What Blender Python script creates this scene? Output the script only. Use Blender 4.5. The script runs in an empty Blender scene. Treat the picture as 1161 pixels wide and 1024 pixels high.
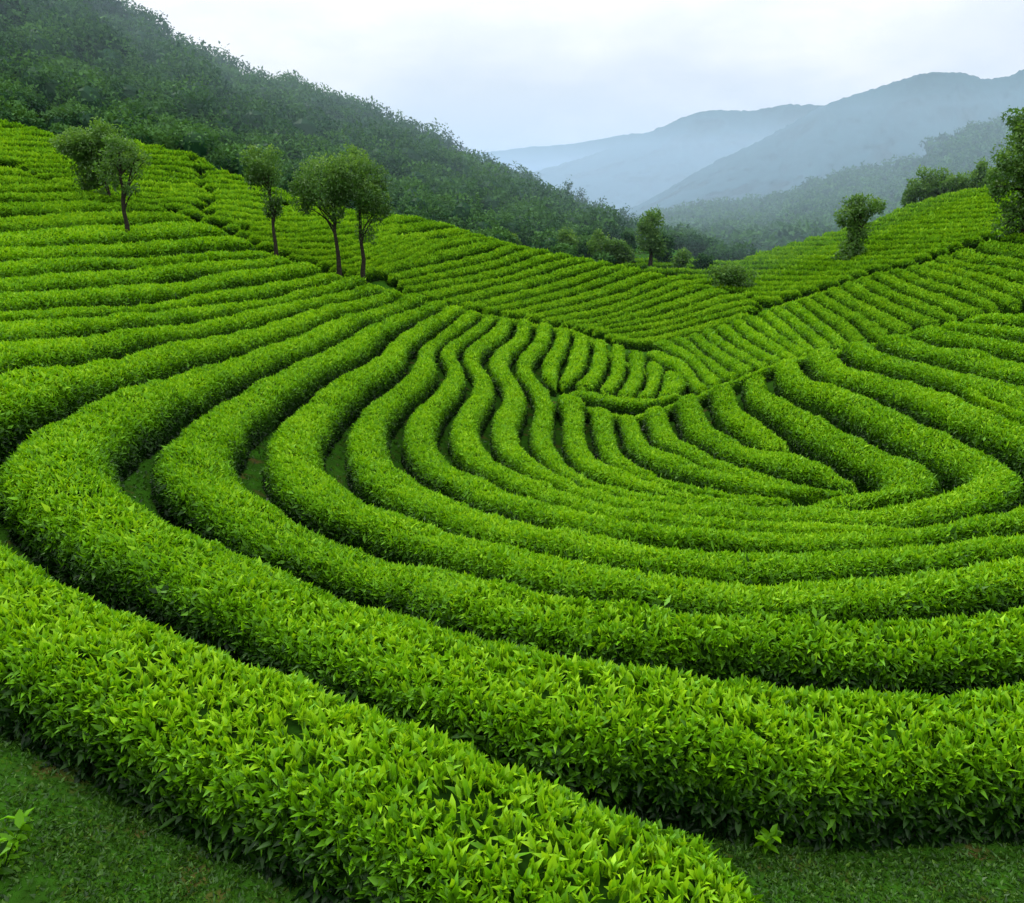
import bpy, math, time
import numpy as np
T0 = time.time()
R = math.radians
rng = np.random.default_rng(11)
sc = bpy.context.scene
col = sc.collection

# ------------------------------------------------------------------ camera
PW, PH, F = 1161.0, 1024.0, 1005.0
PITCH = R(15.67)
CAMZ = 4.5
SP, CP = math.sin(PITCH), math.cos(PITCH)
cam_d = bpy.data.cameras.new("camera")
cam = bpy.data.objects.new("camera", cam_d)
col.objects.link(cam)
cam.location = (0, 0, CAMZ)
cam.rotation_euler = (R(90) - PITCH, 0, 0)
cam_d.sensor_width = 36.0
cam_d.lens = 36.0 * F / PW
cam_d.clip_start = 0.1
cam_d.clip_end = 6000
sc.camera = cam


def to_ts(p):
    """surveyed sight lines: view angles -> azimuth and downward slope"""
    p = np.asarray(p, float)
    u = (p[..., 0] - PW / 2) / F
    v = (p[..., 1] - PH / 2) / F
    y = CP - v * SP
    h = np.hypot(u, y)
    return np.arctan2(u, y), (SP + v * CP) / h


def to_px(th, s):
    dep = np.cos(th) * CP + s * SP
    return np.stack([PW / 2 + F * np.sin(th) / dep, PH / 2 + F * (-np.cos(th) * SP + s * CP) / dep], -1)


# ------------------------------------------------------------------ terrain survey: sight line -> distance
A_PTS = [(0,1024,4.7),(580,1024,3.9),(1161,1024,4.8),(-150,1024,5.2),(1350,1024,5.4),
 (200,845,5.85),(0,765,7.0),(400,775,6.35),(200,697,8.0),(700,870,5.3),(1000,872,6.0),(1161,868,6.5),
 (1000,775,7.3),(1000,691,9.0),(1000,647,10.6),(1000,622,12.1),(1000,606,13.6),(1000,592,15.0),(1000,568,17.0),
 (1000,495,20.5),(1000,446,23.0),(1000,420,25.0),(1000,391,27.5),(1000,378,29.5),
 (700,742,7.0),(700,673,8.7),(700,637,10.2),(700,606,11.7),(700,585,13.2),(700,568,14.6),(700,558,15.8),(700,545,17.2),
 (700,525,19.0),(700,479,23.5),(700,460,25.5),(780,441,26.2),(861,405,27.0),(850,500,21.5),(850,560,16.8),
 (1161,770,7.8),(1161,677,9.7),(1161,631,11.4),(1161,603,13.0),(1161,573,15.0),(1161,526,17.8),(1161,476,20.2),
 (1161,433,22.8),(1161,405,25.2),(1161,385,27.0),(1161,341,31.5),(1300,341,33.0),(1300,560,17.0),(1300,700,10.5),
 (420,640,11.0),(550,648,10.2),(480,583,13.3),(300,560,13.2),(420,530,17.0),(600,540,18.0),
 (100,520,12.0),(0,575,11.5),(-60,530,12.2),(0,492,13.5),(0,416,16.0),(0,384,18.0),(0,361,20.0),(0,350,21.3),(0,330,23.5),(0,310,26.0),
 (0,293,28.0),(0,277,30.0),(0,260,32.5),(0,241,35.0),(0,219,39.0),(0,178,46.0),(-200,330,24.0),(-200,420,16.6),(-200,560,11.6),(-200,178,47.0),
 (220,510,14.5),(330,500,17.0),(415,495,19.0),(480,490,21.0),(530,490,22.0),(575,487,23.0),(615,485,24.0),
 (300,277,36.5),(420,312,38.5),(480,332,39.5),(570,350,40.5),(640,361,41.0),
 (505,419,28.0),(350,368,29.0),(417,403,26.5),(250,420,21.0),(150,387,20.5),(300,341,29.5),(300,303,34.0),
 (150,347,24.0),(150,310,28.5),(150,270,33.0),(150,240,37.5),(130,222,41.0),(60,206,43.0),(560,420,30.0),(630,430,29.5)]
BC_PTS = [(640,445,28.5),(700,440,30.5),(680,457,28.0),(720,461,28.0),(780,441,29.0),(861,405,31.0),(1000,378,34.5),(1161,341,37.0),(1300,330,38),
 (640,361,41.0),(700,376,41.0),(735,387,40.5),(789,373,42.0),(861,350,44.0),(951,319,45.0),(1037,296,46.0),(1109,270,46.5),(1161,262,47.5),(1300,240,48),
 (660,400,35.5),(720,420,33.5),(800,405,35.5),(930,360,38.5),(1080,318,41.0),(630,430,29.8),(625,400,35)]
E_PTS = [(0,178,48.0),(60,206,45.5),(130,222,43.8),(230,240,41.5),(300,275,39.5),(420,312,41.0),(480,332,42.0),(570,350,43.0),(640,361,43.5),(700,376,43.5),(740,388,43.0),
 (800,371,45.5),(861,350,48.0),(0,125,61.0),(77,146,60.0),(134,143,60.0),(220,159,60.0),(258,185,59.5),(340,210,59.0),(428,233,58.5),(508,251,58.0),(581,272,58.0),
 (632,282,58.0),(700,295,57.5),(778,312,56.0),(832,328,54.0),(870,340,51.0),(-200,100,62.0),(-200,170,49.0),(560,310,50.5),(700,335,50.0),(300,230,50.0),(150,180,52.5)]
D_PTS = [(640,285,66),(700,297,65),(778,312,63),(832,328,59),(870,343,54.0),(951,319,53.0),(1037,296,53.5),(1109,270,54.5),(1161,262,55.0),(1300,240,56),
 (640,270,84),(700,268,88),(760,270,88),(800,285,82),(830,296,78),(861,283,77),(900,272,76),(954,258,75),(1016,234,74),(1068,218,73),(1119,208,72),(1161,205,71),(1300,195,71),
 (950,290,62),(1060,258,62)]


class Survey:
    def __init__(self, pts, lam):
        p = np.array(pts, float)
        self.c = self.f(p[:, :2])
        n = len(p)
        r = np.linalg.norm(self.c[:, None] - self.c[None], axis=-1)
        K = self.k(r) + lam * np.eye(n)
        Q = np.c_[np.ones(n), self.c]
        M = np.block([[K, Q], [Q.T, np.zeros((3, 3))]])
        self.w = np.linalg.solve(M, np.r_[np.log(p[:, 2]), 0, 0, 0])

    @staticmethod
    def f(p):
        p = np.asarray(p, float)
        return np.stack([p[..., 0] / 350.0, 2.6 * np.log(np.maximum(p[..., 1] + 20.0, 20.0) / 300.0)], -1)

    @staticmethod
    def k(r):
        return np.where(r > 1e-9, r * r * np.log(np.maximum(r, 1e-9)), 0.0)

    def __call__(self, p):
        q = self.f(p)
        sh = q.shape[:-1]
        q = q.reshape(-1, 2)
        out = np.empty(len(q))
        n = len(self.c)
        for a in range(0, len(q), 20000):
            b = q[a:a + 20000]
            r = np.linalg.norm(b[:, None] - self.c[None], axis=-1)
            out[a:a + 20000] = self.k(r) @ self.w[:n] + self.w[n] + b @ self.w[n + 1:]
        return np.exp(out).reshape(sh)


SUR = {'A': Survey(A_PTS, .004), 'B': Survey(BC_PTS, .004), 'E': Survey(E_PTS, .004), 'D': Survey(D_PTS, .004)}
HH = {'A': .70, 'B': .55, 'E': .52, 'D': .50}

CREST_A = [(-400,120),(-100,160),(0,178),(60,206),(130,222),(190,229),(240,245),(300,276),(340,291),(420,312),(480,332),(570,350),(600,357),(631,363),
           (640,440),(680,456),(720,461),(780,441),(830,420),(880,400),(951,387),(990,378),(1026,368),(1086,356),(1161,341),(1400,300)]
CREST_B = [(631,363),(660,366),(700,378),(735,386),(755,380),(789,373),(822,364),(861,350),(913,329),(951,319),(990,304),(1037,296),(1081,279),(1109,270),(1145,261),(1400,215)]
CREST_E = [(-400,60),(0,125),(39,135),(77,146),(134,144),(220,159),(258,185),(300,198),(340,210),(428,233),(508,251),(581,272),(632,282),(700,295),(778,312),(832,328),(872,343)]
CREST_D = [(640,270),(700,268),(760,272),(800,287),(830,296),(861,283),(900,272),(954,258),(990,249),(1016,234),(1068,218),(1119,208),(1161,205),(1400,190)]
SKY_G = [(-400,-320),(-100,-108),(60,-26),(140,36),(200,68),(275,107),(330,118),(390,138),(440,155),(470,167),(510,190),(560,214),(600,230),(650,247),(690,260),(740,272),(800,284),(860,292)]


def crest_fn(poly):
    th, s = to_ts(np.array(poly, float))
    return lambda t: np.interp(t, th, s), th[0], th[-1]


TH = np.linspace(-R(46), R(46), 441)
DG = np.r_[np.linspace(0.2, 2.2, 5), np.geomspace(2.6, 262, 420)]
fA, fB, fE, fD, fG = crest_fn(CREST_A), crest_fn(CREST_B), crest_fn(CREST_E), crest_fn(CREST_D), crest_fn(SKY_G)
tB0 = to_ts((633, 370))[0]
tE1 = to_ts((868, 341))[0]
tD0 = to_ts((650, 280))[0]
tG1 = to_ts((850, 285))[0]


def sheet_knots(key, th, s0, s1, n):
    s = np.linspace(s0, s1, n)
    d = SUR[key](to_px(np.full(n, th), s))
    d = np.maximum.accumulate(d + np.arange(n) * 1e-4)
    return d, -s * d - HH[key]


Z = np.zeros((len(TH), len(DG)))
for i, th in enumerate(TH):
    sA = float(fA[0](th))
    sbot = max(.80, float(to_ts((PW / 2 + F * math.tan(th) * .85, 1024))[1]))
    d, z = sheet_knots('A', th, sbot, sA, 46)
    Dk, Zk = [0.0, d[0] * .6], [z[0] - .15, z[0] - .05]
    Dk += list(d); Zk += list(z)
    last_s = sA
    seq = []
    if th > tB0:
        seq.append(('B', float(fB[0](th)), 22))
    if th < tE1:
        seq.append(('E', float(fE[0](th)), 26))
    if th > tD0:
        seq.append(('D', float(fD[0](th)), 22))
    for key, s1, n in seq:
        if s1 > last_s - .004:
            continue
        d, z = sheet_knots(key, th, last_s, s1, n)
        d = d + max(0, Dk[-1] + .5 - d[0]) * np.linspace(1, 0, n)
        z = -np.linspace(last_s, s1, n) * d - HH[key]
        gap = d[0] - Dk[-1]
        Dk.append(Dk[-1] + gap * .5)
        Zk.append((Zk[-1] + z[0]) / 2 - min(.05 * gap, .4))
        Dk += list(d); Zk += list(z)
        last_s = s1
    dl = Dk[-1]
    if th < tG1:
        w = min(1.0, max(0.0, (tG1 - th) / R(6)))
        sg = float(fG[0](th))
        d0 = dl + 9
        Dk.append(dl + 4); Zk.append(Zk[-1] - .8)
        s0 = last_s
        for f in np.linspace(0, 1, 9):
            dd = d0 + (150 - d0) * f
            ss = s0 + (sg - s0) * f
            Dk.append(dd); Zk.append(-ss * dd - 1.2)
        Dk += [165, 262]; Zk += [Zk[-1] - 1, Zk[-1] - 40]
    else:
        Dk += [dl + 6, dl + 30, 170, 262]
        zl = Zk[-1]
        Zk += [zl - .8, zl - 4.0, -11.0, -12.0]
    o = np.argsort(Dk, kind='stable')
    Z[i] = np.interp(DG, np.array(Dk)[o], np.array(Zk)[o])


def gauss(a, sig, axis):
    n = int(3 * sig + 1)
    k = np.exp(-.5 * (np.arange(-n, n + 1) / sig) ** 2); k /= k.sum()
    pad = [(0, 0)] * a.ndim; pad[axis] = (n, n)
    b = np.pad(a, pad, mode='edge')
    return np.apply_along_axis(lambda m: np.convolve(m, k, 'valid'), axis, b)


Z = gauss(gauss(Z, 1.6, 1), 2.0, 0) + CAMZ
_lg = np.interp


def ground(x, y):
    x = np.asarray(x, float); y = np.asarray(y, float)
    th = np.arctan2(x, y); d = np.hypot(x, y)
    fi = np.clip((th - TH[0]) / (TH[1] - TH[0]), 0, len(TH) - 1.001)
    fj = np.clip(np.interp(d, DG, np.arange(len(DG))), 0, len(DG) - 1.001)
    i = fi.astype(int); j = fj.astype(int); a = fi - i; b = fj - j
    return (Z[i, j] * (1 - a) + Z[i + 1, j] * a) * (1 - b) + (Z[i, j + 1] * (1 - a) + Z[i + 1, j + 1] * a) * b


def survey_xy(p, key, lower=.15):
    """ground positions of a surveyed sight line on one hillside"""
    th, s = to_ts(p)
    dl = HH[key] * lower
    d = SUR[key](p)
    for _ in range(8):
        d = .5 * d + .5 * SUR[key](to_px(th, s - dl / d))
    return np.stack([d * np.sin(th), d * np.cos(th)], -1)


# ------------------------------------------------------------------ mesh helpers
def make_mesh(name, verts, groups, attrs=None, mats=(), smooth=None):
    """verts (n,3); groups: list of (faces (m,k) int array, material index)"""
    me = bpy.data.meshes.new(name)
    verts = np.ascontiguousarray(verts, np.float32)
    me.vertices.add(len(verts))
    me.vertices.foreach_set("co", verts.ravel())
    groups = [(np.asarray(f, np.int32), m) for f, m in groups if len(f)]
    li = np.concatenate([f.ravel() for f, _ in groups])
    tot = np.concatenate([np.full(len(f), f.shape[1], np.int32) for f, _ in groups])
    st = np.r_[0, np.cumsum(tot)[:-1]].astype(np.int32)
    mi = np.concatenate([np.full(len(f), m, np.int32) for f, m in groups])
    me.loops.add(len(li)); me.loops.foreach_set("vertex_index", li.astype(np.int32))
    me.polygons.add(len(tot)); me.polygons.foreach_set("loop_start", st)
    for m in mats:
        me.materials.append(m)
    me.polygons.foreach_set("material_index", mi)
    me.polygons.foreach_set("use_smooth", np.full(len(tot), bool(smooth)))
    me.update(calc_edges=True)
    for k, v in (attrs or {}).items():
        a = me.attributes.new(k, 'FLOAT', 'POINT')
        a.data.foreach_set("value", np.ascontiguousarray(v, np.float32))
    return me


def link(name, me, parent=None, **props):
    o = bpy.data.objects.new(name, me)
    col.objects.link(o)
    if parent is not None:
        o.parent = parent
    for k, v in props.items():
        o[k] = v
    return o


def unit(a):
    return a / np.maximum(np.linalg.norm(a, axis=-1, keepdims=True), 1e-9)


def grid_faces(n, m, off=0):
    i = np.arange(n - 1)[:, None] * m + np.arange(m - 1)[None]
    i = i.ravel() + off
    return np.stack([i, i + 1, i + m + 1, i + m], -1)


def leaf_geo(P, ax, nr, L, W, lod, curl=None):
    """n leaves -> verts (n*k,3), face groups (offset 0), k"""
    n = len(P)
    sd = unit(np.cross(ax, nr)); nr = np.cross(sd, ax)
    L = L[:, None]; W = W[:, None]
    if curl is None:
        curl = rng.normal(.12, .30, n)
    cu = curl[:, None]
    if lod == 0:
        rows = []
        rows.append(P)
        for s, w in ((.30, .85), (.66, .78)):
            c = P + ax * L * s - nr * L * cu * s * s
            e = nr * W * .30 * w
            rows += [c + sd * W * .5 * w + e, c, c - sd * W * .5 * w + e]
        rows.append(P + ax * L * (1 - .25 * np.abs(cu)) - nr * L * cu)
        V = np.stack(rows, 1)
        k = 8
        b = np.arange(n)[:, None] * k
        T = np.array([[0, 1, 2], [0, 2, 3], [4, 7, 5], [5, 7, 6]])
        Q = np.array([[1, 4, 5, 2], [2, 5, 6, 3]])
        return V.reshape(-1, 3), [(b[:, None] + T[None]).reshape(-1, 3), (b[:, None] + Q[None]).reshape(-1, 4)], k
    mid = P + ax * L * .42 - nr * L * cu * .18
    e = nr * W * .22
    V = np.stack([P, mid + sd * W * .5 + e, P + ax * L - nr * L * cu, mid - sd * W * .5 + e], 1)
    b = np.arange(n)[:, None] * 4
    if lod == 1:
        T = np.array([[0, 1, 2], [0, 2, 3]])
        return V.reshape(-1, 3), [(b[:, None] + T[None]).reshape(-1, 3)], 4
    return V.reshape(-1, 3), [b + np.arange(4)[None]], 4


def hash_noise(x, y, seed=0):
    """smooth value noise, numpy"""
    xi = np.floor(x).astype(np.int64); yi = np.floor(y).astype(np.int64)
    fx = x - xi; fy = y - yi
    fx = fx * fx * (3 - 2 * fx); fy = fy * fy * (3 - 2 * fy)

    def h(a, b):
        v = (a * 374761393 + b * 668265263 + seed * 1442695041) & 0x7fffffff
        v = ((v ^ (v >> 13)) * 1274126177) & 0x7fffffff
        return ((v ^ (v >> 16)) & 0xffff) / 65535.0
    return (h(xi, yi) * (1 - fx) + h(xi + 1, yi) * fx) * (1 - fy) + (h(xi, yi + 1) * (1 - fx) + h(xi + 1, yi + 1) * fx) * fy


def fbm(x, y, seed=0, oct=4):
    s = 0; a = .5
    for k in range(oct):
        s = s + a * hash_noise(x * 2 ** k, y * 2 ** k, seed + k); a *= .5
    return s / (1 - .5 ** oct)


# ------------------------------------------------------------------ materials
def mat(name):
    m = bpy.data.materials.new(name); m.use_nodes = True
    nt = m.node_tree; nt.nodes.clear()
    out = nt.nodes.new("ShaderNodeOutputMaterial")
    return m, nt, out


def ramp(nt, stops):
    r = nt.nodes.new("ShaderNodeValToRGB")
    e = r.color_ramp.elements
    while len(e) > 1:
        e.remove(e[-1])
    e[0].position, e[0].color = stops[0][0], (*stops[0][1], 1)
    for p, c in stops[1:]:
        n = e.new(p); n.color = (*c, 1)
    return r


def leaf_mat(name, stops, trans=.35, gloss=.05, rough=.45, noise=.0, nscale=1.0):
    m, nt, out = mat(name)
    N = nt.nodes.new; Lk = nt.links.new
    at = N("ShaderNodeAttribute"); at.attribute_name = "age_shade"  # leaf age and painted-in shade together pick the ramp colour
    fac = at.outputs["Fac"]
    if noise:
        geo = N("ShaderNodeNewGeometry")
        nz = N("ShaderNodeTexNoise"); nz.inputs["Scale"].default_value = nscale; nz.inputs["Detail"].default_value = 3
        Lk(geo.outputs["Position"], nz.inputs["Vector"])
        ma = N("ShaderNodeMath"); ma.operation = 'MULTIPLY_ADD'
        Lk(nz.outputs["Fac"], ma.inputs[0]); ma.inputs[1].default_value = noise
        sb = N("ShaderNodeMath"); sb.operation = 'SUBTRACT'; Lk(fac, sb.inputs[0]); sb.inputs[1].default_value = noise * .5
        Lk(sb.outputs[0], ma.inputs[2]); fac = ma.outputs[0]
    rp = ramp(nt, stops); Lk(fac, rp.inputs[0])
    df = N("ShaderNodeBsdfDiffuse"); Lk(rp.outputs[0], df.inputs[0])
    tr = N("ShaderNodeBsdfTranslucent")
    hs = N("ShaderNodeMixRGB"); hs.blend_type = 'MULTIPLY'; hs.inputs[0].default_value = 1
    Lk(rp.outputs[0], hs.inputs[1]); hs.inputs[2].default_value = (1.25, 1.15, .55, 1)
    Lk(hs.outputs[0], tr.inputs[0])
    mx = N("ShaderNodeMixShader"); mx.inputs[0].default_value = trans
    Lk(df.outputs[0], mx.inputs[1]); Lk(tr.outputs[0], mx.inputs[2])
    gl = N("ShaderNodeBsdfGlossy"); gl.inputs["Roughness"].default_value = rough; gl.inputs[0].default_value = (.9, 1, .9, 1)
    m2 = N("ShaderNodeMixShader"); m2.inputs[0].default_value = gloss
    Lk(mx.outputs[0], m2.inputs[1]); Lk(gl.outputs[0], m2.inputs[2])
    Lk(m2.outputs[0], out.inputs[0])
    return m


def plain_mat(name, stops, scale=3.0, bump=.0, detail=6, spread=None):
    m, nt, out = mat(name)
    N = nt.nodes.new; Lk = nt.links.new
    geo = N("ShaderNodeNewGeometry")
    nz = N("ShaderNodeTexNoise"); nz.inputs["Scale"].default_value = scale; nz.inputs["Detail"].default_value = detail
    nz.inputs["Roughness"].default_value = .65
    Lk(geo.outputs["Position"], nz.inputs["Vector"])
    rp = ramp(nt, stops); Lk(nz.outputs["Fac"], rp.inputs[0])
    b = N("ShaderNodeBsdfDiffuse"); Lk(rp.outputs[0], b.inputs[0]); b.inputs["Roughness"].default_value = .6
    if bump:
        bp = N("ShaderNodeBump"); bp.inputs["Strength"].default_value = bump; bp.inputs["Distance"].default_value = .1
        Lk(nz.outputs["Fac"], bp.inputs["Height"]); Lk(bp.outputs[0], b.inputs["Normal"])
    Lk(b.outputs[0], out.inputs[0])
    return m


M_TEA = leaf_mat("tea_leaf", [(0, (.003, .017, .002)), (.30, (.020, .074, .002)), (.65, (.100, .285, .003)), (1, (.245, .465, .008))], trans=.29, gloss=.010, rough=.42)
M_TEAF = leaf_mat("tea_leaf_far", [(0, (.003, .016, .002)), (.30, (.019, .070, .003)), (.65, (.096, .262, .005)), (1, (.21, .40, .010))], trans=.29, gloss=.006, rough=.6, noise=.30, nscale=.35)
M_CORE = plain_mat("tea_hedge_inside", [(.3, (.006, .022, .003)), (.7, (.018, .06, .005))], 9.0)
M_SOIL = plain_mat("mossy_soil", [(.27, (.048, .034, .016)), (.35, (.054, .056, .014)), (.43, (.018, .056, .006)), (.70, (.028, .100, .007))], 2.2, .6, 9)
M_GRASS = leaf_mat("grass_blade", [(0, (.010, .035, .004)), (.5, (.032, .105, .006)), (1, (.09, .19, .014))], trans=.3, gloss=.02)
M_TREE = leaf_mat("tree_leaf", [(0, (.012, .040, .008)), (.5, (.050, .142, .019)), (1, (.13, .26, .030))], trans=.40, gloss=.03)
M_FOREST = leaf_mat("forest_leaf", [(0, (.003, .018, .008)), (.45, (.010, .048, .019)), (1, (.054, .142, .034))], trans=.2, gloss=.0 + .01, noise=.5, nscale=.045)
M_BARK = plain_mat("bark", [(.3, (.014, .013, .010)), (.7, (.042, .039, .032))], 14.0, .5)

# ------------------------------------------------------------------ ground sheet
xx = np.sin(TH)[:, None] * DG[None]; yy = np.cos(TH)[:, None] * DG[None]
far = np.array([330, 450, 700, 1200, 2200, 4000.0])
FZ = np.repeat((Z[:, -1] * .4 + (CAMZ - 12) * .6)[:, None], len(far), 1)
FZ[:, 1:] = CAMZ - 13
allx = np.c_[xx, np.sin(TH)[:, None] * far]; ally = np.c_[yy, np.cos(TH)[:, None] * far]; allz = np.c_[Z, FZ]
allz = allz + .03 * (fbm(allx * 1.3, ally * 1.3, 3) - .5)
V = np.stack([allx, ally, allz], -1).reshape(-1, 3)
fc = grid_faces(len(TH), allx.shape[1])[:, ::-1]
# the ground behind the camera
th2 = np.linspace(TH[-1], 2 * math.pi + TH[0], 40)
d2 = np.array([.2, 3, 8, 20, 60, 250, 1000, 4000.0])
zz2 = np.empty((40, 8))
for j, d in enumerate(d2):
    e1, e0 = ground(d * math.sin(TH[-1]), d * math.cos(TH[-1])), ground(d * math.sin(TH[0]), d * math.cos(TH[0]))
    zz2[:, j] = e1 + (e0 - e1) * np.linspace(0, 1, 40)
zz2[:, -2:] = CAMZ - 13
V2 = np.stack([np.sin(th2)[:, None] * d2, np.cos(th2)[:, None] * d2, zz2 - .02], -1).reshape(-1, 3)
f2 = grid_faces(40, 8, len(V))[:, ::-1]
link("ground", make_mesh("ground", np.r_[V, V2], [(fc, 0), (f2, 0)], mats=[M_SOIL], smooth=True), kind="structure")


# ------------------------------------------------------------------ hedges
def catmull(p, n):
    p = np.asarray(p, float)
    if len(p) == 2:
        t = np.linspace(0, 1, n)[:, None]
        return p[0] * (1 - t) + p[1] * t
    q = np.vstack([2 * p[0] - p[1], p, 2 * p[-1] - p[-2]])
    # centripetal parameter
    d = np.sqrt(np.linalg.norm(np.diff(q, axis=0), axis=1)) + 1e-6
    t = np.r_[0, np.cumsum(d)]
    out = []
    tot = np.linspace(t[1], t[-2], n)
    k = np.clip(np.searchsorted(t, tot, 'right') - 1, 1, len(q) - 3)
    P0, P1, P2, P3 = q[k - 1], q[k], q[k + 1], q[k + 2]
    t0, t1, t2, t3 = (t[k + i][:, None] for i in (-1, 0, 1, 2))
    x = tot[:, None]
    A1 = (t1 - x) / (t1 - t0) * P0 + (x - t0) / (t1 - t0) * P1
    A2 = (t2 - x) / (t2 - t1) * P1 + (x - t1) / (t2 - t1) * P2
    A3 = (t3 - x) / (t3 - t2) * P2 + (x - t2) / (t3 - t2) * P3
    B1 = (t2 - x) / (t2 - t0) * A1 + (x - t0) / (t2 - t0) * A2
    B2 = (t3 - x) / (t3 - t1) * A2 + (x - t1) / (t3 - t1) * A3
    return (t2 - x) / (t2 - t1) * B1 + (x - t1) / (t2 - t1) * B2


def resample(p, n):
    s = np.r_[0, np.cumsum(np.linalg.norm(np.diff(p, axis=0), axis=1))]
    t = np.linspace(0, s[-1], n)
    return np.stack([np.interp(t, s, p[:, k]) for k in range(p.shape[1])], -1)


def smooth_line(p, sig):
    a = gauss(p, sig, 0)
    a[0], a[-1] = p[0], p[-1]
    return a


def match(a, b):
    """monotone pairing of two neighbouring gap lines"""
    n, m = len(a), len(b)
    C = np.linalg.norm(a[:, None] - b[None], axis=-1)
    Dm = np.full((n, m), np.inf); Dm[0, 0] = C[0, 0]
    Cl = C.tolist(); Dl = Dm.tolist()
    for j in range(1, m):
        Dl[0][j] = Dl[0][j - 1] + Cl[0][j]
    for i in range(1, n):
        r, rp, c = Dl[i], Dl[i - 1], Cl[i]
        r[0] = rp[0] + c[0]
        for j in range(1, m):
            x = rp[j - 1] * 1.0
            y = rp[j]; z = r[j - 1]
            mn = x if x <= y else y
            if z < mn: mn = z
            r[j] = mn + c[j]
    i, j = n - 1, m - 1
    path = [(i, j)]
    while i or j:
        if i == 0: j -= 1
        elif j == 0: i -= 1
        else:
            x, y, z = Dl[i - 1][j - 1], Dl[i - 1][j], Dl[i][j - 1]
            if x <= y and x <= z: i -= 1; j -= 1
            elif y <= z: i -= 1
            else: j -= 1
        path.append((i, j))
    p = np.array(path[::-1], float)
    q = gauss(p, 5.0, 0); q[0], q[-1] = p[0], p[-1]
    ax = np.arange(n); bx = np.arange(m)
    A = np.stack([np.interp(q[:, 0], ax, a[:, k]) for k in (0, 1)], -1)
    B = np.stack([np.interp(q[:, 1], bx, b[:, k]) for k in (0, 1)], -1)
    return A, B


N_LEAF = 0
GROUP_OF = {}


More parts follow.
